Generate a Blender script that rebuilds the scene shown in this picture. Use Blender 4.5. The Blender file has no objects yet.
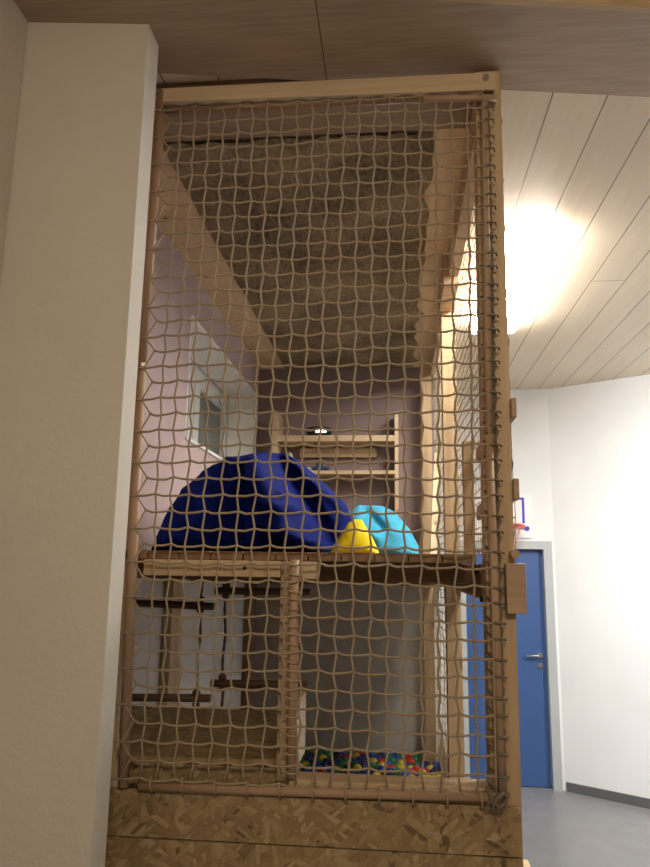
import bpy, bmesh, math, random
from mathutils import Vector, Matrix, noise
random.seed(7)
C = bpy.context.scene.collection
PI = math.pi
S = bpy.context.scene

# ------------------------------------------------------------------ materials
def newmat(name):
    m = bpy.data.materials.new(name); m.use_nodes = True
    nt = m.node_tree; b = nt.nodes['Principled BSDF']
    return m, nt, b
def N(nt, t, **kw):
    n = nt.nodes.new(t)
    for k, v in kw.items():
        if k.startswith('i_'): n.inputs[k[2:].replace('_', ' ')].default_value = v
        else: setattr(n, k, v)
    return n
def L(nt, a, ao, b, bi): nt.links.new(a.outputs[ao], b.inputs[bi])
def ramp(nt, stops):
    r = N(nt, 'ShaderNodeValToRGB'); e = r.color_ramp.elements
    while len(e) < len(stops): e.new(.5)
    for k, (p, c) in enumerate(stops): e[k].position = p; e[k].color = (*c, 1)
    return r
def coords(nt, scale=(1, 1, 1), rot=(0, 0, 0), loc=(0, 0, 0)):
    tc = N(nt, 'ShaderNodeTexCoord'); mp = N(nt, 'ShaderNodeMapping')
    mp.inputs['Scale'].default_value = scale; mp.inputs['Rotation'].default_value = rot
    mp.inputs['Location'].default_value = loc
    L(nt, tc, 'Object', mp, 'Vector'); return mp
def bump(nt, b, src, out, strength, dist=.01):
    bp = N(nt, 'ShaderNodeBump'); bp.inputs['Strength'].default_value = strength
    bp.inputs['Distance'].default_value = dist
    L(nt, src, out, bp, 'Height'); L(nt, bp, 'Normal', b, 'Normal')

def plain(name, col, rough=.6, metal=0, var=.06, scale=30, bmp=0):
    m, nt, b = newmat(name)
    mp = coords(nt); n = N(nt, 'ShaderNodeTexNoise', i_Scale=scale, i_Detail=4.)
    L(nt, mp, 'Vector', n, 'Vector')
    r = ramp(nt, [(.3, [max(0, c * (1 - var)) for c in col]), (.7, [min(1, c * (1 + var)) for c in col])])
    L(nt, n, 'Fac', r, 'Fac'); L(nt, r, 'Color', b, 'Base Color')
    b.inputs['Roughness'].default_value = rough; b.inputs['Metallic'].default_value = metal
    if bmp: bump(nt, b, n, 'Fac', bmp, .004)
    return m

def plaster(name, col, bmp=.35, scale=55):
    m, nt, b = newmat(name)
    mp = coords(nt)
    n = N(nt, 'ShaderNodeTexNoise', i_Scale=scale, i_Detail=6., i_Roughness=.6)
    n2 = N(nt, 'ShaderNodeTexNoise', i_Scale=1.6, i_Detail=3.)
    L(nt, mp, 'Vector', n, 'Vector'); L(nt, mp, 'Vector', n2, 'Vector')
    r = ramp(nt, [(.3, [c * .95 for c in col]), (.7, [min(1, c * 1.04) for c in col])])
    L(nt, n2, 'Fac', r, 'Fac'); L(nt, r, 'Color', b, 'Base Color')
    b.inputs['Roughness'].default_value = .92
    bump(nt, b, n, 'Fac', bmp, .006)
    return m

def wood(name, axis, c0, c1, rough=.55, fine=46., stretch=.05, knots=True):
    m, nt, b = newmat(name)
    sc = [1, 1, 1]; sc['xyz'.index(axis)] = stretch
    mp = coords(nt, tuple(sc))
    oi = N(nt, 'ShaderNodeObjectInfo')
    ad = N(nt, 'ShaderNodeVectorMath', operation='ADD')
    ml = N(nt, 'ShaderNodeMath', operation='MULTIPLY'); ml.inputs[1].default_value = 7.
    L(nt, oi, 'Random', ml, 0); L(nt, mp, 'Vector', ad, 0); L(nt, ml, 'Value', ad, 1)
    n = N(nt, 'ShaderNodeTexNoise', i_Scale=fine, i_Detail=6., i_Distortion=.4)
    n2 = N(nt, 'ShaderNodeTexNoise', i_Scale=fine * .22, i_Detail=3., i_Distortion=1.2)
    L(nt, ad, 'Vector', n, 'Vector'); L(nt, ad, 'Vector', n2, 'Vector')
    mx = N(nt, 'ShaderNodeMath', operation='MULTIPLY_ADD'); mx.inputs[1].default_value = .45
    h = N(nt, 'ShaderNodeMath', operation='MULTIPLY'); h.inputs[1].default_value = .55
    L(nt, n2, 'Fac', h, 0); L(nt, n, 'Fac', mx, 0); L(nt, h, 'Value', mx, 2)
    r = ramp(nt, [(.32, c0), (.66, c1)]); L(nt, mx, 'Value', r, 'Fac')
    last = (r, 'Color')
    if knots:
        ks = [5, 5, 5]; ks['xyz'.index(axis)] = 2.6
        kp = coords(nt, tuple(ks)); ka = N(nt, 'ShaderNodeVectorMath', operation='ADD')
        L(nt, kp, 'Vector', ka, 0); L(nt, ml, 'Value', ka, 1)
        v = N(nt, 'ShaderNodeTexVoronoi', i_Scale=1.); L(nt, ka, 'Vector', v, 'Vector')
        kr = ramp(nt, [(.05, (.45, .33, .24)), (.13, (1, 1, 1))]); L(nt, v, 'Distance', kr, 'Fac')
        mm = N(nt, 'ShaderNodeMixRGB', blend_type='MULTIPLY'); mm.inputs['Fac'].default_value = .85
        L(nt, r, 'Color', mm, 'Color1'); L(nt, kr, 'Color', mm, 'Color2'); last = (mm, 'Color')
    L(nt, last[0], last[1], b, 'Base Color')
    b.inputs['Roughness'].default_value = rough
    bump(nt, b, n, 'Fac', .12, .003)
    return m

def osb(name, rx=0.):
    m, nt, b = newmat(name)
    layers = []
    for k, (ang, sx) in enumerate(((.45, 9), (-.75, 10.5), (1.35, 8))):
        mp = coords(nt, (sx * 1.5, sx * 1.5, sx * 1.5), (rx, 0, 0), (k * 3.1, k, k * 1.7))
        mp2 = N(nt, 'ShaderNodeMapping'); mp2.inputs['Rotation'].default_value = (ang * .6, ang, 0)
        mp2.vector_type = 'TEXTURE'; mp2.inputs['Scale'].default_value = (1.25, 1 / 3.6, 1 / 3.6)
        L(nt, mp, 'Vector', mp2, 'Vector')
        v = N(nt, 'ShaderNodeTexVoronoi', i_Scale=1.35); L(nt, mp2, 'Vector', v, 'Vector')
        sp = N(nt, 'ShaderNodeSeparateColor'); L(nt, v, 'Color', sp, 'Color')
        layers.append(sp)
    sel = N(nt, 'ShaderNodeMixRGB'); sel2 = N(nt, 'ShaderNodeMixRGB')
    st = N(nt, 'ShaderNodeMath', operation='GREATER_THAN'); st.inputs[1].default_value = .5
    st2 = N(nt, 'ShaderNodeMath', operation='GREATER_THAN'); st2.inputs[1].default_value = .62
    L(nt, layers[0], 'Green', st, 0); L(nt, layers[1], 'Green', st2, 0)
    L(nt, st, 'Value', sel, 'Fac'); L(nt, layers[1], 'Red', sel, 'Color1'); L(nt, layers[0], 'Red', sel, 'Color2')
    L(nt, st2, 'Value', sel2, 'Fac'); L(nt, sel, 'Color', sel2, 'Color1'); L(nt, layers[2], 'Red', sel2, 'Color2')
    r = ramp(nt, [(.0, (.13, .08, .035)), (.05, (.255, .165, .075)), (.45, (.315, .21, .098)), (.8, (.365, .25, .122)), (1., (.45, .33, .18))])
    L(nt, sel2, 'Color', r, 'Fac')
    n = N(nt, 'ShaderNodeTexNoise', i_Scale=60., i_Detail=4.); mp = coords(nt, (.4, 1, 1)); L(nt, mp, 'Vector', n, 'Vector')
    mm = N(nt, 'ShaderNodeMixRGB', blend_type='MULTIPLY'); mm.inputs['Fac'].default_value = .6
    rr = ramp(nt, [(.25, (.72, .7, .66)), (.6, (1, 1, 1))]); L(nt, n, 'Fac', rr, 'Fac')
    L(nt, r, 'Color', mm, 'Color1'); L(nt, rr, 'Color', mm, 'Color2'); L(nt, mm, 'Color', b, 'Base Color')
    b.inputs['Roughness'].default_value = .6
    bump(nt, b, sel2, 'Color', .25, .003)
    return m

def plank_ceiling(name, col, dark):
    m, nt, b = newmat(name)
    # brick rows of 0.2 m across X, long along Y
    tc = N(nt, 'ShaderNodeTexCoord'); mp = N(nt, 'ShaderNodeMapping')
    mp.inputs['Rotation'].default_value = (0, 0, PI / 2); mp.inputs['Location'].default_value = (1.4, .02, 0)
    g = N(nt, 'ShaderNodeNewGeometry'); L(nt, g, 'Position', mp, 'Vector')
    br = N(nt, 'ShaderNodeTexBrick', offset=.37, offset_frequency=2)
    br.inputs['Scale'].default_value = 1.; br.inputs['Brick Width'].default_value = 7.3
    br.inputs['Row Height'].default_value = .2; br.inputs['Mortar Size'].default_value = .0035
    br.inputs['Mortar Smooth'].default_value = .2
    br.inputs['Color1'].default_value = (*col, 1); br.inputs['Color2'].default_value = (*[c * .93 for c in col], 1)
    br.inputs['Mortar'].default_value = (*dark, 1)
    L(nt, mp, 'Vector', br, 'Vector')
    n = N(nt, 'ShaderNodeTexNoise', i_Scale=30., i_Detail=4.); mq = coords(nt, (1, .05, 1)); L(nt, mq, 'Vector', n, 'Vector')
    rr = ramp(nt, [(.3, (.93, .92, .9)), (.7, (1, 1, 1))]); L(nt, n, 'Fac', rr, 'Fac')
    mm = N(nt, 'ShaderNodeMixRGB', blend_type='MULTIPLY'); mm.inputs['Fac'].default_value = 1
    L(nt, br, 'Color', mm, 'Color1'); L(nt, rr, 'Color', mm, 'Color2'); L(nt, mm, 'Color', b, 'Base Color')
    b.inputs['Roughness'].default_value = .5
    inv = N(nt, 'ShaderNodeMath', operation='SUBTRACT'); inv.inputs[0].default_value = 1.
    L(nt, br, 'Fac', inv, 1); bump(nt, b, inv, 'Value', .5, .004)
    return m

def plywood(name):
    m, nt, b = newmat(name)
    mp = coords(nt, (.35, 1.6, 1), (0, 0, .09))
    n = N(nt, 'ShaderNodeTexNoise', i_Scale=2.2, i_Detail=1.5, i_Distortion=.3); L(nt, mp, 'Vector', n, 'Vector')
    ml = N(nt, 'ShaderNodeMath', operation='MULTIPLY'); ml.inputs[1].default_value = 46.
    sn = N(nt, 'ShaderNodeMath', operation='SINE'); L(nt, n, 'Fac', ml, 0); L(nt, ml, 'Value', sn, 0)
    f = N(nt, 'ShaderNodeTexNoise', i_Scale=70., i_Detail=5.); mf = coords(nt, (.06, 1, 1)); L(nt, mf, 'Vector', f, 'Vector')
    ad = N(nt, 'ShaderNodeMath', operation='MULTIPLY_ADD'); ad.inputs[1].default_value = .07
    L(nt, sn, 'Value', ad, 0); L(nt, f, 'Fac', ad, 2)
    r = ramp(nt, [(.3, (.36, .26, .18)), (.7, (.45, .335, .235))]); L(nt, ad, 'Value', r, 'Fac')
    # panel joints running across the strip
    g = N(nt, 'ShaderNodeSeparateXYZ'); tc = coords(nt); L(nt, tc, 'Vector', g, 'Vector')
    a1 = N(nt, 'ShaderNodeMath', operation='ADD'); a1.inputs[1].default_value = 20.0 + JX
    fr = N(nt, 'ShaderNodeMath', operation='WRAP'); fr.inputs[1].default_value = 1.25; fr.inputs[2].default_value = 0
    L(nt, g, 'X', a1, 0); L(nt, a1, 'Value', fr, 0)
    lt = N(nt, 'ShaderNodeMath', operation='LESS_THAN'); lt.inputs[1].default_value = .004; L(nt, fr, 'Value', lt, 0)
    mm = N(nt, 'ShaderNodeMixRGB'); mm.inputs['Color2'].default_value = (.10, .06, .035, 1)
    L(nt, lt, 'Value', mm, 'Fac'); L(nt, r, 'Color', mm, 'Color1'); L(nt, mm, 'Color', b, 'Base Color')
    b.inputs['Roughness'].default_value = .5
    return m
JX = 0.23

def fabric(name, col, sheen=.2):
    m, nt, b = newmat(name)
    mp = coords(nt)
    n = N(nt, 'ShaderNodeTexNoise', i_Scale=9., i_Detail=5., i_Distortion=.8); L(nt, mp, 'Vector', n, 'Vector')
    r = ramp(nt, [(.3, [c * .8 for c in col]), (.7, [min(1, c * 1.1) for c in col])])
    L(nt, n, 'Fac', r, 'Fac'); L(nt, r, 'Color', b, 'Base Color')
    b.inputs['Roughness'].default_value = .7
    b.inputs['Specular IOR Level'].default_value = .04
    b.inputs['Sheen Weight'].default_value = sheen
    bump(nt, b, n, 'Fac', .3, .02)
    return m

def rope_mat(name, c0, c1):
    m, nt, b = newmat(name)
    mp = coords(nt); w = N(nt, 'ShaderNodeTexWave', wave_type='BANDS', bands_direction='DIAGONAL', i_Scale=70., i_Distortion=2.)
    L(nt, mp, 'Vector', w, 'Vector')
    r = ramp(nt, [(.1, c0), (.8, c1)]); L(nt, w, 'Fac', r, 'Fac'); L(nt, r, 'Color', b, 'Base Color')
    b.inputs['Roughness'].default_value = .8
    bump(nt, b, w, 'Fac', .4, .002)
    return m

def matting(name):
    m, nt, b = newmat(name)
    mp = coords(nt, (1, .35, 1))
    n = N(nt, 'ShaderNodeTexNoise', i_Scale=75., i_Detail=8., i_Roughness=.75); L(nt, mp, 'Vector', n, 'Vector')
    n2 = N(nt, 'ShaderNodeTexNoise', i_Scale=2.2, i_Detail=4.); mq = coords(nt); L(nt, mq, 'Vector', n2, 'Vector')
    ad = N(nt, 'ShaderNodeMath', operation='MULTIPLY_ADD'); ad.inputs[1].default_value = .5
    L(nt, n2, 'Fac', ad, 0)
    h = N(nt, 'ShaderNodeMath', operation='MULTIPLY'); h.inputs[1].default_value = .6; L(nt, n, 'Fac', h, 0); L(nt, h, 'Value', ad, 2)
    r = ramp(nt, [(.40, (.07, .05, .028)), (.54, (.25, .185, .105)), (.70, (.45, .34, .195))]); L(nt, ad, 'Value', r, 'Fac')
    L(nt, r, 'Color', b, 'Base Color'); b.inputs['Roughness'].default_value = .95
    bump(nt, b, n, 'Fac', .9, .02)
    return m

def emit(name, col, s):
    m, nt, b = newmat(name)
    b.inputs['Base Color'].default_value = (*col, 1)
    b.inputs['Emission Color'].default_value = (*col, 1); b.inputs['Emission Strength'].default_value = s
    n = N(nt, 'ShaderNodeTexNoise', i_Scale=5.); r = ramp(nt, [(0, [c * .98 for c in col]), (1, col)])
    L(nt, n, 'Fac', r, 'Fac'); L(nt, r, 'Color', b, 'Emission Color')
    return m

PC0, PC1 = (.44, .29, .155), (.62, .445, .26)
M = {}
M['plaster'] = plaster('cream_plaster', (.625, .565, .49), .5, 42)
M['plaster_lit'] = plaster('lit_plaster_side', (.86, .83, .77), .5, 42)
M['white'] = plaster('white_wall', (.80, .815, .825), .08, 30)
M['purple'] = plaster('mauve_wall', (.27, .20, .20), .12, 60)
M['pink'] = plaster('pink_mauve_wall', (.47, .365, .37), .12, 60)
M['lowwhite'] = plaster('lower_white_wall', (.60, .575, .54), .1, 60)
M['lowgrey'] = plaster('lower_grey_wall', (.58, .55, .50), .08, 60)
M['ceil'] = plank_ceiling('cream_plank_ceiling', (.74, .635, .49), (.27, .20, .13))
M['ply'] = plywood('plywood_soffit')
for a in 'xyz':
    M['pine_' + a] = wood('pine_' + a, a, PC0, PC1)
    M['pine_lt_' + a] = wood('pale_pine_' + a, a, (.50, .36, .21), (.68, .52, .335))
    M['rose_' + a] = wood('rosy_wood_' + a, a, (.34, .21, .125), (.47, .31, .195), knots=False)
    M['brown_' + a] = wood('brown_wood_' + a, a, (.17, .09, .045), (.30, .175, .09), knots=False)
    M['dark_' + a] = wood('dark_wood_' + a, a, (.085, .047, .025), (.17, .10, .054), knots=False)
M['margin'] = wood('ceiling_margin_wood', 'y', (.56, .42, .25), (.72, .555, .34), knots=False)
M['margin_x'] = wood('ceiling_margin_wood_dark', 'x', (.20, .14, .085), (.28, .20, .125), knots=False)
M['osb'] = osb('osb_board'); M['osb_flat'] = osb('osb_floor_board', PI / 2)
M['rope'] = rope_mat('beige_rope', (.27, .195, .12), (.46, .36, .235))
M['rope_dk'] = rope_mat('dark_rope', (.10, .075, .05), (.22, .165, .11))
M['rope_br'] = rope_mat('brown_rope', (.05, .03, .02), (.12, .075, .045))
M['mat'] = matting('rough_matting')
M['floor'] = plain('grey_vinyl', (.235, .235, .245), .33, 0, .07, 6)
M['door'] = plain('blue_door_paint', (.048, .108, .29), .4, 0, .04, 3)
M['dframe'] = plain('light_grey_paint', (.44, .465, .475), .4, 0, .03, 5)
M['skirt'] = plain('dark_grey_rubber', (.11, .115, .12), .5)
M['metal'] = plain('brushed_steel', (.62, .6, .57), .28, 1.0, .05, 60)
M['black'] = plain('black_metal', (.012, .012, .013), .4)
M['blackpl'] = plain('black_plastic', (.01, .01, .011), .35)
M['navy'] = fabric('navy_fabric', (.0055, .013, .14), 0)
M['turq'] = fabric('turquoise_fabric', (.07, .40, .62), 0)
M['yel'] = fabric('yellow_fabric', (.95, .72, .03), 0)
M['winwhite'] = plain('white_window_paint', (.74, .75, .73), .4, 0, .02, 8)
M['reveal'] = plaster('window_reveal', (.86, .86, .83), .05, 40)
M['lamp'] = emit('lamp_diffuser', (1, .95, .85), 56.)
M['lampbody'] = plain('white_lamp_body', (.85, .85, .83), .4)
M['bbwhite'] = plain('white_board', (.85, .85, .86), .35, 0, .01)
M['bbblue'] = plain('blue_print', (.05, .04, .50), .4)
M['bbred'] = plain('red_rim', (.70, .09, .07), .4)
M['bbpink'] = plain('red_white_cord', (.72, .36, .34), .7)
M['cream'] = plain('cream_plastic', (.72, .62, .47), .5)
M['toyblue'] = plain('toy_blue', (.03, .06, .16), .4)
M['toyblue2'] = plain('toy_bright_blue', (.04, .12, .40), .4)
M['glow'] = emit('white_glint', (1, 1, 1), 1.6)
for n_, c_ in (('red', (.55, .03, .025)), ('yellow', (.72, .55, .03)), ('blue', (.02, .07, .38)), ('green', (.02, .20, .06)), ('navy', (.02, .025, .12))):
    M['ball_' + n_] = plain('ball_' + n_, c_, .3, 0, .02)
def glassmat():
    m, nt, b = newmat('night_window_glass')
    n = N(nt, 'ShaderNodeTexNoise', i_Scale=1.5); r = ramp(nt, [(.3, (.10, .115, .11)), (.7, (.19, .205, .195))])
    mp = coords(nt); L(nt, mp, 'Vector', n, 'Vector'); L(nt, n, 'Fac', r, 'Fac'); L(nt, r, 'Color', b, 'Base Color')
    b.inputs['Roughness'].default_value = .12
    return m
M['glass'] = glassmat()

# ------------------------------------------------------------------ mesh helpers
class MB:
    def __init__(s): s.bm = bmesh.new()
    def box(s, x0, x1, y0, y1, z0, z1, bev=0.):
        bm = bmesh.new()
        v = [bm.verts.new((x, y, z)) for x in (x0, x1) for y in (y0, y1) for z in (z0, z1)]
        for q in ((0, 1, 3, 2), (4, 6, 7, 5), (0, 4, 5, 1), (2, 3, 7, 6), (0, 2, 6, 4), (1, 5, 7, 3)): bm.faces.new([v[k] for k in q])
        if bev: bmesh.ops.bevel(bm, geom=bm.edges[:], offset=bev, segments=2, affect='EDGES', profile=.6)
        s._merge(bm); return s
    def _merge(s, bm):
        bmesh.ops.recalc_face_normals(bm, faces=bm.faces[:])
        me = bpy.data.meshes.new('t'); bm.to_mesh(me); bm.free(); s.bm.from_mesh(me); bpy.data.meshes.remove(me)
    def prism(s, poly, z0, z1):
        bm = bmesh.new()
        a = [bm.verts.new((x, y, z0)) for x, y in poly]; b = [bm.verts.new((x, y, z1)) for x, y in poly]
        bm.faces.new(a[::-1]); bm.faces.new(b); n = len(a)
        for k in range(n): bm.faces.new((a[k], a[(k + 1) % n], b[(k + 1) % n], b[k]))
        s._merge(bm); return s
    def hexa(s, pts):
        bm = bmesh.new(); v = [bm.verts.new(p) for p in pts]
        for q in ((0, 1, 2, 3), (4, 5, 6, 7), (0, 1, 5, 4), (1, 2, 6, 5), (2, 3, 7, 6), (3, 0, 4, 7)): bm.faces.new([v[k] for k in q])
        s._merge(bm); return s
    def tube(s, pts, r, n=6, smooth=True, rf=None):
        pts = [Vector(p) for p in pts]; bm = s.bm; rings = []
        up = None
        for k, p in enumerate(pts):
            d = (pts[min(k + 1, len(pts) - 1)] - pts[max(k - 1, 0)]).normalized()
            if up is None: up = d.orthogonal().normalized()
            up = (up - d * up.dot(d)); up = up.normalized() if up.length > 1e-5 else d.orthogonal().normalized()
            w = d.cross(up); rr = r * (rf(k) if rf else 1)
            rings.append([bm.verts.new(p + (up * math.cos(2 * PI * j / n) + w * math.sin(2 * PI * j / n)) * rr) for j in range(n)])
        for a, b in zip(rings, rings[1:]):
            for j in range(n):
                f = bm.faces.new((a[j], a[(j + 1) % n], b[(j + 1) % n], b[j])); f.smooth = smooth
        bm.faces.new(rings[0][::-1]); bm.faces.new(rings[-1]); return s
    def ball(s, c, r, seg=10, sc=(1, 1, 1)):
        bm = bmesh.new(); bmesh.ops.create_uvsphere(bm, u_segments=seg, v_segments=max(5, seg * 2 // 3), radius=r)
        for v in bm.verts: v.co = Vector(c) + Vector((v.co.x * sc[0], v.co.y * sc[1], v.co.z * sc[2]))
        for f in bm.faces: f.smooth = True
        me = bpy.data.meshes.new('t'); bm.to_mesh(me); bm.free(); s.bm.from_mesh(me); bpy.data.meshes.remove(me); return s
    def oct(s, c, r):
        c = Vector(c); bm = s.bm
        v = [bm.verts.new(c + Vector(d) * r) for d in ((1, 0, 0), (-1, 0, 0), (0, 1, 0), (0, -1, 0), (0, 0, 1), (0, 0, -1))]
        for a in (0, 1):
            for b in (2, 3):
                for e in (4, 5): bm.faces.new((v[a], v[b], v[e]))
        return s
    def build(s, name, mat, parent=None, origin=None):
        bm = s.bm
        if parent is not None:
            o0 = parent_loc(parent)
        elif origin is not None: o0 = Vector(origin)
        else:
            xs = [v.co for v in bm.verts]
            o0 = Vector((sum(c.x for c in xs) / len(xs), sum(c.y for c in xs) / len(xs), min(c.z for c in xs)))
        off = o0
        me = bpy.data.meshes.new(name)
        if parent is not None:
            # local origin at the part's own centre keeps the object tidy
            xs = [v.co for v in bm.verts]
            ctr = Vector((sum(c.x for c in xs), sum(c.y for c in xs), sum(c.z for c in xs))) / len(xs)
            for v in bm.verts: v.co -= ctr
            loc = ctr - o0
        else:
            for v in bm.verts: v.co -= off
            loc = off
        bm.to_mesh(me); bm.free(); me.materials.append(mat)
        ob = bpy.data.objects.new(name, me); C.objects.link(ob); ob.location = loc
        if parent is not None: ob.parent = parent
        return ob
def parent_loc(o):
    l = Vector(o.location)
    while o.parent is not None: o = o.parent; l += Vector(o.location)
    return l
def empty(name, loc):
    o = bpy.data.objects.new(name, None); C.objects.link(o); o.location = loc; o.empty_display_size = .1; return o
def tag(o, label=None, cat=None, group=None, kind=None):
    if label: o['label'] = label
    if cat: o['category'] = cat
    if group: o['group'] = group
    if kind: o['kind'] = kind
    return o
def struct(o, label=None, cat=None):
    o['kind'] = 'structure'
    if label: o['label'] = label
    if cat: o['category'] = cat
    return o

# ------------------------------------------------------------------ the room
CZ = 3.60
FY_ = 6.74
struct(MB().box(-1.9, 5.5, -1.5, 8.2, -.06, 0).build('floor', M['floor'], origin=(0, 0, 0)), 'smooth grey vinyl floor seen beside the blue door', 'floor')
struct(MB().box(-1.9, 5.5, -1.5, 8.2, CZ, CZ + .05).build('ceiling', M['ceil'], origin=(0, 0, CZ)), 'cream plank ceiling lit by the bright lamp', 'ceiling')
# soffit of the cross beam, set slightly askew to the loft
SY = lambda x: 1.849 + .159 * (x - .318)
SB = lambda x: 2.243 + .153 * (x - .385)
sof = [(-1.9, SY(-1.9)), (3.6, SY(3.6)), (3.6, SB(3.6)), (-1.9, SB(-1.9))]
struct(MB().prism(sof, 3.55, CZ).build('trim_1', M['ply'], origin=(0, 0, 3.55)), 'wide brown plywood soffit board running across above the loft', 'soffit')
mould = [(-1.9, SY(-1.9) - .022), (3.6, SY(3.6) - .022), (3.6, SY(3.6)), (-1.9, SY(-1.9))]
struct(MB().prism(mould, 3.546, CZ).build('trim_2', M['pine_x'], origin=(0, 0, 3.53)), 'thin wooden strip along the near edge of the soffit', 'trim')
# near left wall, and the short wall end the loft is built against
struct(MB().box(-1.25, -1.13, -1.5, 1.80, 0, CZ).build('wall_left', M['plaster'], origin=(-1.13, 0, 0)), 'cream plastered side wall at the picture edge', 'wall')
pl = MB().prism([(-1.30, 1.80), (-1.13, 1.805), (-.757, 1.843), (-.757, 1.938), (-1.30, 1.938)], 0, 3.551)
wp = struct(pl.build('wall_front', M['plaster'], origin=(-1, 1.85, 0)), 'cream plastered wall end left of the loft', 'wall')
wp.data.materials.append(M['plaster_lit'])
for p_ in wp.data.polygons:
    if p_.normal.x > .9: p_.material_index = 1  # loft-side face in whiter plaster: lamplight painted into its colour
# mauve wall with a deep window opening
XL = -1.175
wl = MB()
Y0, Y1, WY0, WY1, WZ0, WZ1 = 1.94, 5.97, 3.79, 5.78, 2.60, 3.32
wl.box(XL - .3, XL, Y0, WY0, 1.92, CZ).box(XL - .3, XL, WY1, Y1, 1.92, CZ).box(XL - .3, XL, WY0, WY1, WZ1, CZ).box(XL - .3, XL, WY0, WY1, 1.92, WZ0)
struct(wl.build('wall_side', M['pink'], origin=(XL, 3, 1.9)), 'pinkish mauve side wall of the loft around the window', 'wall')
struct(MB().box(XL - .3, XL, Y0, Y1, 0, 1.92).build('wall_side_lower', M['lowwhite'], origin=(XL, 3, 0)), 'off-white side wall below the loft deck', 'wall')
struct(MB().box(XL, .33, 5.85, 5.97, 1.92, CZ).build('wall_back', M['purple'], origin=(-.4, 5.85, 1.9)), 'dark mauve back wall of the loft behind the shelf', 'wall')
struct(MB().box(XL, .33, 5.85, 5.97, 0, 1.92).build('wall_back_lower', M['lowgrey'], origin=(-.4, 5.85, 0)), 'plain grey back wall behind the ball pit', 'wall')
struct(MB().box(.23, .33, 5.97, FY_, 0, CZ).build('wall_return', M['white'], origin=(.28, 6.4, 0)))
# far wall with the door opening
DX0, DX1, DZ, FY = .636, 1.370, 2.085, 6.74
wf = MB().box(.23, DX0 - .02, FY, FY + .2, 0, CZ).box(DX1 + .02, 1.60, FY, FY + .2, 0, CZ).box(DX0 - .02, DX1 + .02, FY, FY + .2, DZ + .02, CZ)
struct(wf.build('wall_far', M['white'], origin=(1, FY, 0)), 'white wall around the blue door', 'wall')
cx, cy = 1.468, 6.74
dx, dy = .837, -.547
q = [(cx, cy), (cx + dx * 4.2, cy + dy * 4.2), (cx + dx * 4.2 + .1, cy + dy * 4.2 + .19), (cx + .1, cy + .19)]
struct(MB().prism(q, 0, CZ).build('wall_right', M['white'], origin=(cx, cy, 0)), 'bright white wall right of the blue door', 'wall')
e = .012
qb = [(cx - dy * e * -1 - .01, cy - e), (cx + dx * 4.2, cy + dy * 4.2), (cx + dx * 4.2 - .46 * e, cy + dy * 4.2 - .87 * e), (cx - .46 * e - .006, cy - .87 * e - .003)]
qb = [(cx + dx * t + dy * o_, cy + dy * t - dx * o_) for t, o_ in ((.012, 0), (4.2, 0), (4.2, e), (.012, e))]
struct(MB().prism(qb, 0, .075).build('baseboard_right', M['skirt'], origin=(cx, cy, 0)), 'dark grey skirting along the white wall', 'baseboard')

# door
d = empty('door_1', ((DX0 + DX1) / 2, FY, 0)); struct(d, 'blue door in a pale grey frame', 'door')
fr = MB().box(DX0 - .045, DX0 + .012, FY - .03, FY + .12, 0, DZ - .012).box(DX1 - .008, DX1 + .068, FY - .03, FY + .12, 0, DZ - .012).box(DX0 - .045, DX1 + .068, FY - .03, FY + .12, DZ - .012, DZ + .062)
fr.build('door_frame', M['dframe'], d)
leaf = MB().box(DX0 + .012, DX1 - .008, FY + .055, FY + .10, .006, DZ - .012, .003).build('door_leaf', M['door'], d)
hx, hz, hy = 1.305, 1.122, FY + .055
h = MB().tube([(hx, hy, hz), (hx, hy - .012, hz)], .026, 16).tube([(hx, hy - .01, hz), (hx, hy - .05, hz)], .011, 10)
h.tube([(hx, hy - .05, hz), (hx - .02, hy - .055, hz), (hx - .13, hy - .055, hz - .002)], .0105, 10)
h.build('door_handle', M['metal'], d)
MB().tube([(hx, hy, hz - .09), (hx, hy - .012, hz - .09)], .026, 16).tube([(hx, hy - .012, hz - .088), (hx, hy - .02, hz - .088)], .010, 10).build('key_plate', M['metal'], d)

# window
w = empty('window_1', (XL - .25, (WY0 + WY1) / 2, WZ0)); struct(w, 'white two-pane window in a deep reveal', 'window')
XF = XL - .25
rv = MB().box(XF, XL + .002, WY1 - .004, WY1 + .01, WZ0, WZ1).box(XF, XL + .002, WY0 - .01, WY0 + .004, WZ0, WZ1)
rv.box(XF, XL + .002, WY0, WY1, WZ1 - .004, WZ1 + .01)
rv.build('reveal', M['reveal'], w)
MB().box(XF, XL + .012, WY0 - .01, WY1 + .005, WZ0 - .014, WZ0 + .006, .002).build('sill', M['winwhite'], w)
f = MB()
XB = XF - .06
for a, b in ((WY0, WY0 + .05), (4.735, 4.79), (WY1 - .05, WY1)): f.box(XB, XF - .012, a, b, WZ0, WZ1)
for a, b in ((WY0 + .05, 4.735), (4.79, WY1 - .05)): f.box(XB, XF - .013, a, b, WZ0, WZ0 + .05).box(XB, XF - .013, a, b, WZ1 - .05, WZ1)
f.build('window_frame', M['winwhite'], w)
for a, b in ((WY0 + .04, 4.745), (4.78, WY1 - .03)):
    sh = MB(); ww = .10
    sh.box(XB, XF, a, a + ww + .03, WZ0 + .035, WZ1 - .035, .006).box(XB, XF, b - ww, b, WZ0 + .035, WZ1 - .035, .006)
    sh.box(XB, XF - .001, a + ww + .03, b - ww, WZ0 + .035, WZ0 + .145, .004).box(XB, XF - .001, a + ww + .03, b - ww, WZ1 - .15, WZ1 - .035, .004)
    so = sh.build('sash', M['winwhite'], w)
    MB().box(XB + .02, XB + .028, a + ww, b - ww + .0, WZ0 + .12, WZ1 - .12).build('pane', M['glass'], so)
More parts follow.
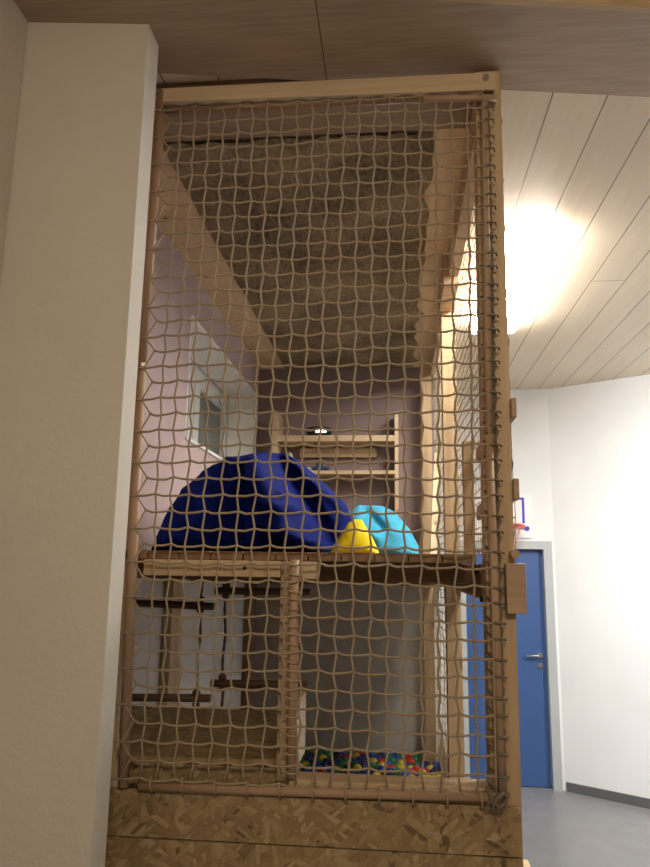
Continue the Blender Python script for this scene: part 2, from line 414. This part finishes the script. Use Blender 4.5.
MB().tube([(XF, 5.30, 3.20), (XF + .03, 5.30, 3.20), (XF + .035, 5.36, 3.16), (XF + .035, 5.42, 3.165)], .008, 8).build('stay', M['dframe'], w)

# boards edging the ceiling inside the loft
t3 = struct(MB().box(XL, -.945, 2.50, 5.85, CZ - .018, CZ).build('trim_3', M['margin'], origin=(-1.05, 3, CZ)), 'brown wooden board along the ceiling above the window', 'trim')
struct(MB().box(.10, .345, 2.50, 5.85, CZ - .018, CZ).build('trim_4', M['margin'], origin=(.25, 3, CZ)), 'brown wooden board along the ceiling above the side net', 'trim')
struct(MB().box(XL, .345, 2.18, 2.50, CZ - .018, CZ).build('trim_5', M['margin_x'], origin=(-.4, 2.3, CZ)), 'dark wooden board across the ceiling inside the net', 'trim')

for x_, y_ in ((-1.126, 3.125), (-1.114, 3.834), (-1.141, 5.26)): MB().tube([(x_, y_, CZ - .018), (x_, y_, CZ - .022)], .012, 10).build('screw', M['black'], t3)
# rough matting under the ceiling, ragged edge
mt = bmesh.new(); nx, ny = 46, 110
xa, xb, ya, yb = -.945, .165, 2.51, 5.845
grid = {}
for i in range(nx + 1):
    for j in range(ny + 1):
        u, v = i / nx, j / ny
        x = xa + (xb - xa) * u; y = ya + (yb - ya) * v
        ed = min(u, 1 - u, 1) ; ev = min(v * 3, (1 - v) * 3, 1)
        nz = noise.noise(Vector((x * 7, y * 5, 1))); n2 = noise.noise(Vector((x * 20, y * 16, 4)))
        if u > .9: x += .05 * noise.noise(Vector((0, y * 4.5, 3))) * (u - .9) * 10
        if v < .06: y += .02 * n2
        z = CZ - .022 - .02 * min(1, 18 * ed) * min(1, 9 * ev / 3) - .012 * nz - .008 * n2
        grid[i, j] = mt.verts.new((x, y, min(z, CZ - .02)))
for i in range(nx):
    for j in range(ny):
        fc = mt.faces.new((grid[i, j], grid[i, j + 1], grid[i + 1, j + 1], grid[i + 1, j])); fc.smooth = True
mb = MB(); mb.bm.free(); mb.bm = mt
tag(mb.build('ceiling_matting', M['mat'], origin=(-.4, 4.2, CZ - .02)), 'rough dark brown matting fixed under the ceiling inside the loft', 'matting')

# ceiling lamp
lp = empty('ceiling_light', (.69, 4.1, CZ)); tag(lp, 'glaring white ceiling lamp on the cream planks beside the loft', 'lamp')
MB().box(.58, .82, 3.46, 4.78, CZ - .03, CZ).build('housing', M['lampbody'], lp)
MB().box(.54, .84, 3.43, 4.81, CZ - .085, CZ - .03, .02).build('diffuser', M['lamp'], lp)

# ------------------------------------------------------------------ the play loft
FYL = 2.13           # front plane
lo = empty('play_loft', (-.25, FYL, 0)); tag(lo, 'wooden play loft with a deck, posts and chipboard front behind netting', 'play loft')
def part(mb, name, mat, label=None):
    o = mb.build(name, M[mat], lo)
    if label: o['label'] = label
    return o
def bolt(parent, p, ax, r=.011, t=.008, mat='black'):
    p = Vector(p); return MB().tube([p, p + Vector(ax) * t], r, 10).build('bolt', M[mat], parent)
fp = part(MB().hexa([(.254, 2.13, 0), (.336, 2.13, 0), (.336, 2.22, 0), (.254, 2.22, 0), (.276, 2.13, 3.54), (.358, 2.13, 3.54), (.358, 2.22, 3.54), (.276, 2.22, 3.54)]), 'post', 'pine_z')
part(MB().box(-.872, -.828, 2.15, 2.20, 0, 3.53, .003), 'post', 'pine_z')
cp = part(MB().box(-.345, -.305, 2.14, 2.20, 1.29, 1.911, .003), 'post', 'pine_z')
part(MB().box(-.304, -.288, 2.14, 2.36, 1.316, 1.50, .002), 'upright_board', 'pine_lt_z')
pb = part(MB().box(.280, .362, 4.02, 4.12, .0, 3.40, .003), 'post', 'pine_z')
part(MB().box(.268, .350, 3.62, 4.12, 3.40, 3.58, .003), 'post_cap', 'pine_x')
pa = part(MB().box(.215, .300, 5.62, 5.72, .0, 3.56, .003), 'post', 'pine_z')
pc = part(MB().box(.290, .332, 2.98, 3.05, 1.940, 2.43, .003), 'post', 'pine_z')
part(MB().hexa([(.225, 4.62, 1.940), (.265, 4.62, 1.940), (.265, 4.66, 1.940), (.225, 4.66, 1.940), (.30, 5.30, 2.75), (.335, 5.30, 2.75), (.335, 5.34, 2.75), (.30, 5.34, 2.75)]), 'brace', 'pine_lt_z')
# top of the frame
tb = part(MB().hexa([(-.805, 2.10, 3.468), (.335, 2.10, 3.448), (.335, 2.15, 3.448), (-.805, 2.15, 3.468), (-.805, 2.10, 3.520), (.335, 2.10, 3.513), (.335, 2.15, 3.513), (-.805, 2.15, 3.520)]), 'top_beam', 'pine_lt_x')
bolt(tb, (.305, 2.10, 3.492), (0, -1, 0), .011, .007, 'metal')
part(MB().box(.296, .350, 2.23, 3.62, 3.45, 3.58, .003), 'side_beam', 'pine_y')
part(MB().box(.296, .350, 4.13, 5.62, 3.45, 3.58, .003), 'side_beam', 'pine_y')
# deck
xk = -1.165
k = 0
while xk < .24:
    x1 = min(xk + .097, .262)
    part(MB().box(xk, x1, 2.14 + random.uniform(-.004, .004), 5.84, 1.912, 1.938, .002), 'deck_board', 'brown_y')
    xk += .1005
fr_ = part(MB().box(-.772, -.345, 2.13, 2.165, 1.862, 1.911, .003), 'front_rail', 'pine_x')
bolt(fr_, (-.535, 2.132, 1.885), (0, -1, 0), .006, .003); bolt(fr_, (-.455, 2.132, 1.888), (0, -1, 0), .006, .003)
part(MB().box(-.298, -.235, 2.14, 2.20, 1.858, 1.911, .003), 'spacer_block', 'pine_lt_x')
part(MB().box(-.298, .262, 2.44, 2.50, 1.846, 1.911, .003), 'joist', 'brown_x')
part(MB().box(-1.165, -.345, 2.44, 2.50, 1.846, 1.911, .003), 'joist', 'brown_x')
part(MB().box(-1.165, .262, 4.0, 4.08, 1.80, 1.911, .003), 'joist', 'brown_x')
part(MB().box(-1.165, .215, 5.70, 5.78, 1.75, 1.911, .003), 'joist', 'brown_x')
sj = part(MB().box(.262, .296, 2.23, 5.62, 1.812, 1.911, .003), 'side_joist', 'brown_y')
for p in ((.262, 2.30, 1.895), (.262, 4.20, 1.835)): bolt(sj, p, (-1, 0, 0), .016, .012)
bolt(sj, (.280, 2.30, 1.812), (0, 0, -1), .016, .018)
ob_ = part(MB().box(.345, .370, 2.126, 5.75, 1.772, 1.913, .003), 'side_fascia', 'rose_y')
part(MB().box(.317, .372, 2.090, 2.125, 1.772, 1.913, .003), 'fascia_end', 'rose_x')
part(MB().tube([(.345, 2.09, 1.940), (.345, 2.16, 1.940)], .013, 8), 'peg', 'rose_y')
part(MB().box(.3500, .3660, 2.10, 3.06, 2.345, 2.405, .003), 'guard_rail', 'rose_y')
part(MB().box(.3490, .3650, 2.10, 3.06, 2.098, 2.160, .003), 'guard_rail', 'rose_y')
# lower front
part(MB().box(-.305, .262, 2.1287, 2.22, 1.250, 1.296, .003), 'ledge_board', 'pine_x')
part(MB().box(-.78, -.345, 2.14, 2.16, 1.258, 1.322, .002), 'platform_edge', 'osb')
part(MB().hexa([(-.80, 2.14, 1.322), (-.345, 2.14, 1.330), (-.385, 2.80, 1.333), (-1.165, 2.80, 1.333), (-.80, 2.14, 1.338), (-.345, 2.14, 1.345), (-.385, 2.80, 1.349), (-1.165, 2.80, 1.349)]), 'platform', 'osb_flat')
part(MB().box(-.835, .338, 2.112, 2.1285, 1.132, 1.255, .001), 'front_panel', 'osb')
part(MB().box(-.835, .338, 2.110, 2.1265, .0, 1.128, .001), 'front_panel', 'osb')
part(MB().box(-1.165, -.385, 2.80, 2.83, .0, 1.332), 'inner_panel', 'osb')
# supports below deck at the window side, and the pit floor
part(MB().box(XL + .002, XL + .05, 3.56, 3.74, .0, 1.911, .003), 'post', 'pine_z')
part(MB().box(XL + .002, XL + .055, 5.52, 5.75, .0, 1.911, .003), 'post', 'brown_z')
part(MB().box(-1.165, .34, 2.84, 5.84, .34, .402), 'pit_floor', 'brown_x')
part(MB().box(.345, .36, 4.12, 5.84, .0, .62), 'pit_side', 'osb')

# ------------------------------------------------------------------ nets
def net_mesh(P, r, knot, ny_, nx_, sag=.0, rv=None, seg=6):
    rv = rv or r
    mb = MB()
    for j in range(ny_ + 1):
        pts = []
        for i in range(nx_ + 1):
            a = P[i][j]; pts.append(a)
            if i < nx_:
                m_ = (a + P[i + 1][j]) / 2; m_.z -= sag * (1 + .5 * math.sin(i * 3.1 + j)); pts.append(m_)
        mb.tube(pts, r, seg)
    for i in range(nx_ + 1):
        mb.tube([P[i][j] for j in range(ny_ + 1)], rv, seg)
    for i in range(nx_ + 1):
        for j in range(ny_ + 1): mb.oct(P[i][j], knot)
    return mb
n1 = empty('climbing_net', (-.25, 2.1, 1.28)); tag(n1, 'beige knotted rope net stretched over the front of the loft', 'climbing net', 'knotted rope safety nets')
NX, NZ = 21, 42
P = []
for i in range(NX + 1):
    col = []
    for j in range(NZ + 1):
        u, v = i / NX, j / NZ
        z = 1.290 + (3.435 - 1.290) * v
        xl = -.783 + .004 * math.sin(v * 9); xr = .272 + .022 * v
        x = xl + (xr - xl) * u
        par = 1 if (i + j) % 2 else -1
        edge = max(0, 1 - min(i, NX - i) / 1.5)
        st = 1 - edge
        x += par * .0042 * st + .006 * noise.noise(Vector((u * 4, v * 6, 2.2))) * st + .0025 * noise.noise(Vector((i * .9, j * .9, 7))) * st
        z += par * .0035 + .009 * noise.noise(Vector((u * 3, v * 5, 9.1))) * min(1, 6 * v) * min(1, 6 * (1 - v)) + .0022 * noise.noise(Vector((i * .8, j * .8, 17)))
        # the left edge is pulled into hexagons between its lashings
        if i == 0: x += (.020 if j % 2 else -.012)
        if i == 1: x += (.008 if j % 2 else -.004)
        y = 2.098 - .010 * noise.noise(Vector((u * 5, v * 7, 5))) * st
        col.append(Vector((x, y, z)))
    P.append(col)
net_mesh(P, .0035, .0062, NZ, NX, .003).build('netting', M['rope'], n1)
# wooden rods the net is threaded on
rod = lambda pts, r, m_: MB().tube(pts, r, 12).build('rod', M[m_], n1)
rod([(-.735, 2.105, 1.268), (-.2, 2.103, 1.275), (.249, 2.105, 1.283)], .0135, 'rose_x')
rod([(-.800, 2.112, 3.515), (-.812, 2.112, 2.54)], .015, 'rose_z')
rod([(-.816, 2.112, 2.52), (-.786, 2.112, 1.262)], .016, 'rose_z')
rod([(.300, 2.107, 3.405), (.283, 2.107, 2.30)], .0125, 'rose_z')
rod([(.283, 2.107, 2.292), (.289, 2.107, 1.285)], .0130, 'rose_z')
rod([(.10, 2.100, 3.427), (.340, 2.097, 3.415)], .011, 'rose_x')
rod([(-.79, 2.106, 3.437), (.10, 2.106, 3.428)], .010, 'brown_x')
rod([(-.300, 2.115, 1.915), (-.296, 2.115, 1.31)], .0150, 'rose_z')
# lashings along the posts
lash = MB()
pts = [(.312 + .003 * math.sin(k * 1.7) - .016 * (1 - k / 150), 2.108 + .004 * math.cos(k * 2.1), 1.28 + (3.43 - 1.28) * k / 150) for k in range(151)]
lash.tube(pts, .0045, 6, rf=lambda k: 1 + .35 * math.sin(k * 2.3))
lash.tube([(-.79 + 1.12 * k / 60, 2.103 + .003 * math.sin(k * 1.9), 3.452 - .014 * k / 60 + .003 * math.sin(k * 1.3)) for k in range(61)], .005, 6, rf=lambda k: 1 + .3 * math.sin(k * 1.9))
lash.build('edge_cord', M['rope_dk'], n1)
def lashing(pts, m_='rope'): MB().tube(pts, .0034, 5).build('lashing', M[m_], n1)
for j in range(0, NZ + 1):
    a = P[NX][j]; zz = a.z
    lashing([(a.x - .014, 2.126, zz + .016), (a.x - .006, 2.116, zz + .012), a, (a.x + .010, 2.090, zz), (a.x + .032, 2.092, zz - .002), (a.x + .036, 2.108, zz - .003)], 'rope_dk')
    b = P[0][j]
    if j % 2 == 0: lashing([b, (b.x - .012, 2.094, b.z), (b.x - .040, 2.096, b.z - .002), (b.x - .046, 2.118, b.z - .004)])
for k in range(12):
    z = 1.32 + k * .05
    lashing([(-.340, 2.132, z + .01), (-.322, 2.104, z + .006), (-.296, 2.096, z), (-.275, 2.112, z - .002)])
for k in range(11):
    x = -.70 + k * .093
    lashing([(x, 2.096, 1.300), (x + .002, 2.086, 1.272), (x + .004, 2.100, 1.254), (x + .005, 2.120, 1.262)])
kn = MB()
kn.tube([(.245, 2.10, 1.31), (.262, 2.085, 1.275), (.275, 2.082, 1.262), (.292, 2.085, 1.272), (.30, 2.09, 1.29), (.29, 2.08, 1.30), (.27, 2.078, 1.285), (.258, 2.085, 1.262), (.285, 2.085, 1.250)], .006, 6)
kn.build('tied_end', M['rope_dk'], n1)

def side_net(name, label, y0, y1, z0, z1, x0, x1, ny_, nz_, mat='rope', lashed=True):
    e_ = empty(name, (x0, y0, z0)); tag(e_, label, 'climbing net', 'knotted rope safety nets')
    Q = []
    for i in range(ny_ + 1):
        col = []
        for j in range(nz_ + 1):
            u, v = i / ny_, j / nz_; par = 1 if (i + j) % 2 else -1
            y = y0 + (y1 - y0) * u + par * .004; z = z0 + (z1 - z0) * v + par * .003 + .012 * noise.noise(Vector((u * 6, v * 4, z0)))
            x = x0 + (x1 - x0) * u + .008 * noise.noise(Vector((u * 9, v * 6, 3)))
            col.append(Vector((x, y, z)))
        Q.append(col)
    net_mesh(Q, .0022, .0029, nz_, ny_, .003, rv=.0014, seg=5).build('netting', M[mat], e_)
    if lashed:
        lm = MB()
        pts = [(x0 - .024 + .0075 * k / 130 + .004 * math.sin(k * .9) + .006 * max(0, math.sin(k * .36)), 2.175 + .01 * math.sin(k * .7), 1.96 + (3.42 - 1.96) * k / 130) for k in range(131)]
        lm.tube(pts, .0055, 6, rf=lambda k: 1 + .5 * math.sin(k * .36) ** 2)
        lm.build('edge_cord', M['rope_dk'], e_)
    return e_
side_net('climbing_net.001', 'light rope net closing the long open side of the upper deck', 2.23, 5.66, 1.96, 3.46, .368, .318, 64, 29)
side_net('climbing_net.002', 'rope net between the rear posts beside the ball pit', 4.13, 5.62, .45, 1.80, .340, .312, 30, 26, lashed=False)

# ------------------------------------------------------------------ rope ladders under the deck
def ladder(name, label, xa, xb, y, zs, rx, tail):
    e_ = empty(name, ((xa + xb) / 2, y, min(z for z, _ in zs))); tag(e_, label, 'rope ladder', 'rope ladders under the deck')
    for z, dz in zs:
        MB().tube([(xa, y, z + dz), ((xa + xb) / 2, y, z), (xb, y, z - dz)], .0145, 12).build('rung', M['dark_x'], e_)
    zb = min(z for z, _ in zs)
    for x in rx:
        m_ = MB()
        n_ = 40
        m_.tube([(x + .003 * math.sin(k * .4), y, zb - tail + (1.909 - zb + tail) * k / n_) for k in range(n_ + 1)], .0055, 7, rf=lambda k: 1 + .15 * math.sin(k * 2.2))
        for z, _ in zs:
            m_.ball((x, y - .004, z + .022), .017, 8, (1, 1, .8)); m_.ball((x, y - .004, z - .020), .015, 8, (1, 1, .8))
        m_.build('rope', M['rope_br'], e_)
    return e_
ladder('rope_ladder', 'dark-runged rope ladder hanging beside the left post under the deck', -1.065, -.695, 2.72, [(1.742, .004), (1.398, -.004)], (-1.050, -.748), .03)
ladder('rope_ladder.001', 'dark-runged rope ladder hanging behind the centre post under the deck', -.700, -.325, 2.74, [(1.797, 0), (1.455, -.002)], (-.655, -.375), .085)

# ------------------------------------------------------------------ beanbags
def bag(name, sil, yc, depth, mat, label, cat, folds=(), lump=.02, seed=0, fac=1., turn=0., group=None):
    """closed soft body whose outline seen from the front follows sil (x, z) points from left foot over the top to right foot"""
    z0 = 1.940
    sil = [(x * fac, max(z0, 1.9 + (z - 1.9) * fac)) for x, z in sil]
    cx_ = (sil[0][0] + sil[-1][0]) / 2; cz_ = z0 + .35 * (max(p[1] for p in sil) - z0)
    poly = [Vector((x - cx_, z - cz_)) for x, z in sil]
    # close along the floor
    xl_, xr_ = sil[0][0], sil[-1][0]
    poly = poly + [Vector((xr_ - .05 - cx_, z0 - cz_)), Vector((xl_ + .05 - cx_, z0 - cz_))]
    folds = [(ax * fac, 1.9 + (az - 1.9) * fac, bx * fac, 1.9 + (bz - 1.9) * fac, wd * fac, hg) for ax, az, bx, bz, wd, hg in folds]
    def R(th):
        dx_, dz_ = math.cos(th), math.sin(th); best = None
        for a, b in zip(poly, poly[1:] + poly[:1]):
            ex, ez = b.x - a.x, b.y - a.y; den = dx_ * ez - dz_ * ex
            if abs(den) < 1e-9: continue
            t = (a.x * ez - a.y * ex) / den; s_ = (a.x * dz_ - a.y * dx_) / den
            if t > 0 and -1e-6 <= s_ <= 1 + 1e-6 and (best is None or t > best): best = t
        return best or .1
    bm = bmesh.new(); bmesh.ops.create_icosphere(bm, subdivisions=6, radius=1)
    for v in bm.verts:
        sx, sy, sz = v.co
        th = math.atan2(sz, sx); rho = math.hypot(sx, sz)
        r_ = R(th) if rho > 1e-6 else 0
        f_ = rho ** .75
        x = cx_ + r_ * f_ * math.cos(th); z = cz_ + r_ * f_ * math.sin(th)
        y = yc + depth * (abs(sy) ** .85) * (1 if sy > 0 else -1) * (1 - .35 * max(0, (z - z0)) / max(.05, max(p[1] for p in sil) - z0))
        p = Vector((x, y, z))
        nl = noise.noise(Vector((x * 5 + seed, y * 5, z * 5))) * lump
        rg = (1 - abs(noise.noise(Vector((x * 6 + seed, y * 4, z * 9 + x * 5))))) ** 4 * lump * .9
        fo = 0
        for (ax, az, bx, bz, wd, hg) in folds:      # ridges running from a to b on the front side
            ex, ez = bx - ax, bz - az; L2 = ex * ex + ez * ez
            t = max(0, min(1, ((x - ax) * ex + (z - az) * ez) / L2)); dd = math.hypot(x - ax - t * ex, z - az - t * ez)
            fo += 2.1 * hg * math.exp(-(dd / wd) ** 2)
        y += (-1 if sy < 0 else 1) * (nl + rg + fo) * (1 - rho ** 4 * .7)
        x += noise.noise(Vector((x * 8, y * 8, z * 8 + seed))) * lump * .2
        q_ = 1 + turn * (x - cx_) / yc
        y += turn * (x - cx_); x *= q_; z = 1.9 + (z - 1.9) * q_
        v.co = Vector((x, y, max(z, z0)))
    for fc in bm.faces: fc.smooth = True
    mb = MB(); mb.bm.free(); mb.bm = bm
    return tag(mb.build(name, M[mat], origin=(cx_, yc, z0)), label, cat, group)
bag('beanbag', [(-1.005, 1.940), (-.985, 2.0), (-.955, 2.082), (-.883, 2.221), (-.80, 2.300), (-.70, 2.350), (-.60, 2.360), (-.47, 2.368), (-.405, 2.336), (-.317, 2.26), (-.20, 2.145), (-.178, 2.09), (-.195, 1.940)],
    3.25, .38, 'navy', 'large crumpled navy blue beanbag slumped on the upper deck', 'beanbag',
    folds=[(-.555, 2.31, -.33, 1.96, .065, .11), (-.47, 2.335, -.25, 2.00, .032, -.085), (-.45, 2.36, -.19, 2.12, .028, .06), (-.40, 2.16, -.28, 2.02, .018, .04), (-.50, 2.12, -.36, 2.10, .014, .035), (-.47, 2.04, -.30, 1.98, .016, .04), (-.60, 2.30, -.60, 2.0, .02, -.035), (-.70, 2.33, -.62, 2.30, .02, .03)], lump=.045, seed=2, fac=3.25 / 2.95, turn=.55)
bag('beanbag.001', [(-.30, 1.940), (-.27, 2.05), (-.215, 2.15), (-.17, 2.182), (-.06, 2.178), (0, 2.150), (.069, 2.068), (.115, 1.98), (.12, 1.940)],
    5.0, .30, 'turq', 'turquoise beanbag slumped behind the yellow cushion on the deck', 'beanbag', folds=[(-.14, 2.16, -.05, 2.06, .02, -.03), (-.17, 2.10, -.08, 2.02, .02, .025)], lump=.012, seed=9, fac=5.0 / 3.32)
bag('cushion', [(-.265, 1.940), (-.25, 1.975), (-.190, 2.068), (-.165, 2.085), (-.135, 2.085), (-.095, 2.02), (-.068, 1.965), (-.062, 1.940)],
    3.10, .11, 'yel', 'small bright yellow cushion between the navy and turquoise beanbags', 'cushion', lump=.006, seed=5, fac=3.10 / 2.86)

# ------------------------------------------------------------------ wall shelf and what lies on it
sh = empty('wall_shelf', (-.49, 5.75, 1.940)); tag(sh, 'simple pale wooden shelf with two boards on the mauve back wall', 'shelf')
MB().box(-1.005, -.955, 5.60, 5.846, 1.940, 3.14, .002).build('upright', M['pine_lt_z'], sh)
MB().box(.000, .030, 5.60, 5.846, 1.940, 3.14, .002).build('upright', M['pine_lt_z'], sh)
MB().box(-.955, .000, 5.60, 5.846, 2.895, 2.945, .002).build('shelf_board', M['pine_lt_x'], sh)
MB().box(-.955, .000, 5.60, 5.846, 2.625, 2.655, .002).build('shelf_board', M['pine_lt_x'], sh)
MB().box(-.80, -.15, 5.80, 5.84, 2.795, 2.87, .002).build('cross_rail', M['pine_lt_x'], sh)
sp = empty('portable_speaker', (-.63, 5.68, 2.946)); tag(sp, 'small black rounded speaker with a white glint on its front on the top shelf', 'speaker')
b_ = bmesh.new(); bmesh.ops.create_uvsphere(b_, u_segments=24, v_segments=14, radius=1)
for v in b_.verts:
    c_ = v.co
    v.co = Vector((-.625 + .107 * (abs(c_.x) ** .6) * (1 if c_.x > 0 else -1), 5.68 + .055 * c_.y, 2.946 + (.043 + .043 * (abs(c_.z) ** .55) * (1 if c_.z > 0 else -1))))
for f_ in b_.faces: f_.smooth = True
m_ = MB(); m_.bm.free(); m_.bm = b_; m_.build('body', M['blackpl'], sp)
MB().box(-.648, -.558, 5.620, 5.632, 2.972, 3.006, .004).build('glint_panel', M['glow'], sp)  # emissive panel imitates light reflected off the black front
tc_ = empty('toy_car', (-.585, 5.66, 2.656)); tag(tc_, 'tiny dark blue toy car on the lower shelf board', 'toy')
MB().prism([(-.67, 5.63), (-.53, 5.63), (-.53, 5.69), (-.67, 5.69)], 2.664, 2.690).box(-.645, -.575, 5.632, 5.688, 2.688, 2.722, .01).build('body', M['toyblue'], tc_)
for x in (-.645, -.555):
    for y in (5.628, 5.692): MB().tube([(x, y - .006, 2.668), (x, y + .006, 2.668)], .012, 10).build('wheel', M['blackpl'], tc_)
tag(MB().box(-.735, -.685, 5.62, 5.68, 2.656, 2.680, .006).box(-.728, -.69, 5.63, 5.67, 2.679, 2.686, .003).build('soap_box', M['cream']), 'small cream box beside the toy car on the lower shelf', 'box')
pg = MB().tube([(-.845, 5.66, 2.656), (-.846, 5.66, 2.70), (-.850, 5.66, 2.76), (-.86, 5.66, 2.80), (-.868, 5.66, 2.812)], .020, 10, rf=lambda k: (1, 1.0, .95, .8, .35)[k])
tag(pg.build('wooden_figure', M['cream']), 'pale rounded peg figure on the lower shelf behind the navy beanbag', 'toy')
tb_ = empty('toy_truck', (-.915, 5.66, 2.656)); tag(tb_, 'bright blue toy truck at the shelf end above the navy beanbag', 'toy')
MB().box(-.952, -.872, 5.63, 5.69, 2.668, 2.76, .008).box(-.905, -.872, 5.63, 5.69, 2.755, 2.80, .01).build('body', M['toyblue2'], tb_)
for x in (-.935, -.89):
    for y in (5.628, 5.692): MB().tube([(x, y - .006, 2.669), (x, y + .006, 2.669)], .013, 10).build('wheel', M['blackpl'], tb_)

# ------------------------------------------------------------------ ball pit
cols = ['blue', 'navy', 'green', 'red', 'yellow', 'blue', 'navy', 'green']
desc = {'red': 'glossy red plastic ball in the ball pit', 'yellow': 'glossy yellow plastic ball in the ball pit', 'blue': 'bright blue plastic ball in the ball pit', 'green': 'dark green plastic ball in the ball pit', 'navy': 'very dark navy plastic ball in the ball pit'}
pro = {}
for n_ in desc:
    b_ = bmesh.new(); bmesh.ops.create_uvsphere(b_, u_segments=16, v_segments=10, radius=.035)
    for f_ in b_.faces: f_.smooth = True
    me = bpy.data.meshes.new('plastic_ball'); b_.to_mesh(me); b_.free(); me.materials.append(M['ball_' + n_]); pro[n_] = me
rb = random.Random(11)
cnt = 0
for j in range(11):
    for i in range(16):
        x = -.77 + i * .0705 + (.035 if j % 2 else 0) + rb.uniform(-.006, .006)
        if x > .31: continue
        y = 5.81 - j * .0705 + rb.uniform(-.004, .004)
        if y > 5.57 and .155 < x: continue
        cl = rb.choice(cols if x < .05 else cols + ['yellow', 'yellow', 'red', 'yellow', 'blue'])
        o = bpy.data.objects.new('plastic_ball', pro[cl]); C.objects.link(o)
        lift = .0 + .034 * max(0, noise.noise(Vector((x * 6, y * 6, 1)))) 
        o.location = (x, y, .438 + .03 * max(0, (x + .3)) + lift + rb.uniform(0, .018)); tag(o, desc[cl], 'ball', cl + ' balls in the ball pit'); cnt += 1

# ------------------------------------------------------------------ small basketball hoop over the door
bh = empty('basketball_hoop', (1.03, FY, 2.2)); tag(bh, 'small white toy basketball backboard with blue square above the blue door', 'basketball hoop')
def rounded(x0, x1, z0, z1, r, y0, y1):
    mb = MB(); pts = []
    for cx_, cz_, a0 in ((x1 - r, z1 - r, 0), (x0 + r, z1 - r, 90), (x0 + r, z0 + r, 180), (x1 - r, z0 + r, 270)):
        for k in range(6): a = math.radians(a0 + k * 18); pts.append((cx_ + r * math.cos(a), cz_ + r * math.sin(a)))
    bm = bmesh.new(); A = [bm.verts.new((x, y0, z)) for x, z in pts]; B = [bm.verts.new((x, y1, z)) for x, z in pts]
    bm.faces.new(A); bm.faces.new(B[::-1]); n = len(A)
    for k in range(n): bm.faces.new((A[k], A[(k + 1) % n], B[(k + 1) % n], B[k]))
    mb._merge(bm); return mb
rounded(.76, 1.275, 2.175, 2.585, .025, FY - .022, FY - .002).build('backboard', M['bbwhite'], bh)
sq = MB(); y0, y1 = FY - .025, FY - .021
sq.box(.84, 1.205, y0, y1, 2.530, 2.550).box(.84, .862, y0, y1, 2.30, 2.55).box(1.183, 1.205, y0, y1, 2.30, 2.55).box(.84, 1.205, y0, y1, 2.30, 2.318)
sq = MB().box(.84, 1.205, y0, y1, 2.530, 2.550).box(.84, .862, y0, y1, 2.31, 2.531).box(1.183, 1.205, y0, y1, 2.31, 2.531)
sq.build('blue_square', M['bbblue'], bh)
rm = MB()
rm.tube([(1.02 + .125 * math.cos(2 * PI * k / 32), FY - .17 + .125 * math.sin(2 * PI * k / 32), 2.285) for k in range(33)], .010, 8)
rm.box(.95, 1.20, FY - .05, FY - .024, 2.262, 2.296, .004)
rm.build('rim', M['bbred'], bh)
MB().tube([(1.222, FY - .02, 2.262), (1.222, FY - .034, 2.262)], .022, 12).build('cap', M['bbblue'], bh)
nn = MB()
for k in range(10):
    a = 2 * PI * k / 10
    for s_ in (1, -1):
        pts = []
        for t in range(7):
            u = t / 6; rr = .122 * (1 - .45 * u); aa = a + s_ * u * 1.2
            pts.append((1.02 + rr * math.cos(aa), FY - .17 + rr * math.sin(aa), 2.28 - .20 * u))
        nn.tube(pts, .003, 5)
nn.build('hoop_net', M['bbpink'], bh)

# pale wooden bench standing on the floor just beyond the chipboard corner
be = empty('wooden_bench', (.53, 3.70, 0)); tag(be, 'pale wooden bench whose corner shows on the floor beside the chipboard panel', 'bench')
MB().box(.40, .661, 3.42, 3.962, .42, .452, .004).build('seat', M['pine_lt_y'], be)
for y in (3.47, 3.88): MB().box(.42, .64, y, y + .03, 0, .42, .003).build('side_panel', M['pine_lt_z'], be)
MB().box(.52, .545, 3.50, 3.88, .22, .30, .003).build('stretcher', M['pine_lt_y'], be)

# ------------------------------------------------------------------ light
def area(name, loc, rot, sx, sy, power, col):
    l = bpy.data.lights.new(name, 'AREA'); l.shape = 'RECTANGLE'; l.size = sx; l.size_y = sy; l.energy = power; l.color = col
    o = bpy.data.objects.new(name, l); C.objects.link(o); o.location = loc; o.rotation_euler = rot; return o
rl = area('room_light_right', (2.9, 3.3, 3.45), (0, 0, 0), .5, 1.4, 140, (.97, .985, 1))
area('room_light_near', (1.05, 2.75, 3.5), (0, 0, 0), .3, .6, 36, (1, .95, .86))
rl.data.spread = math.radians(105)
rl.rotation_euler = Vector((.30, .85, -.42)).to_track_quat('-Z', 'Y').to_euler()
area('fill_light_rear', (.5, -1.0, 3.3), (math.radians(35), 0, 0), 1.2, .5, 42, (1, .82, .60))  # warm fill added behind the camera to brighten the loft front
wld = bpy.data.worlds.new('world'); S.world = wld; wld.use_nodes = True
wld.node_tree.nodes['Background'].inputs['Color'].default_value = (1, .84, .66, 1)
wld.node_tree.nodes['Background'].inputs['Strength'].default_value = .10

# ------------------------------------------------------------------ camera
cam = bpy.data.cameras.new('camera'); co = bpy.data.objects.new('camera', cam); C.objects.link(co)
FPX = 700.
cam.sensor_fit = 'VERTICAL'; cam.sensor_height = 36.; cam.lens = FPX / 867 * 36.
t, y, r = math.radians(10.66), math.radians(5.776), math.radians(.809)
fw = Vector((-math.sin(y) * math.cos(t), math.cos(y) * math.cos(t), math.sin(t)))
rt = Vector((math.cos(y), math.sin(y), 0)); up = rt.cross(fw)
rt2 = rt * math.cos(r) + up * math.sin(r); up2 = up * math.cos(r) - rt * math.sin(r)
co.matrix_world = Matrix(((rt2.x, up2.x, -fw.x, 0), (rt2.y, up2.y, -fw.y, 0), (rt2.z, up2.z, -fw.z, 1.9), (0, 0, 0, 1)))
cam.clip_start = .02
S.camera = co
S.view_settings.view_transform = 'Standard'
S.view_settings.look = 'None'
S.view_settings.exposure = 0.
S.cycles.max_bounces = 8
S.cycles.use_denoising = True
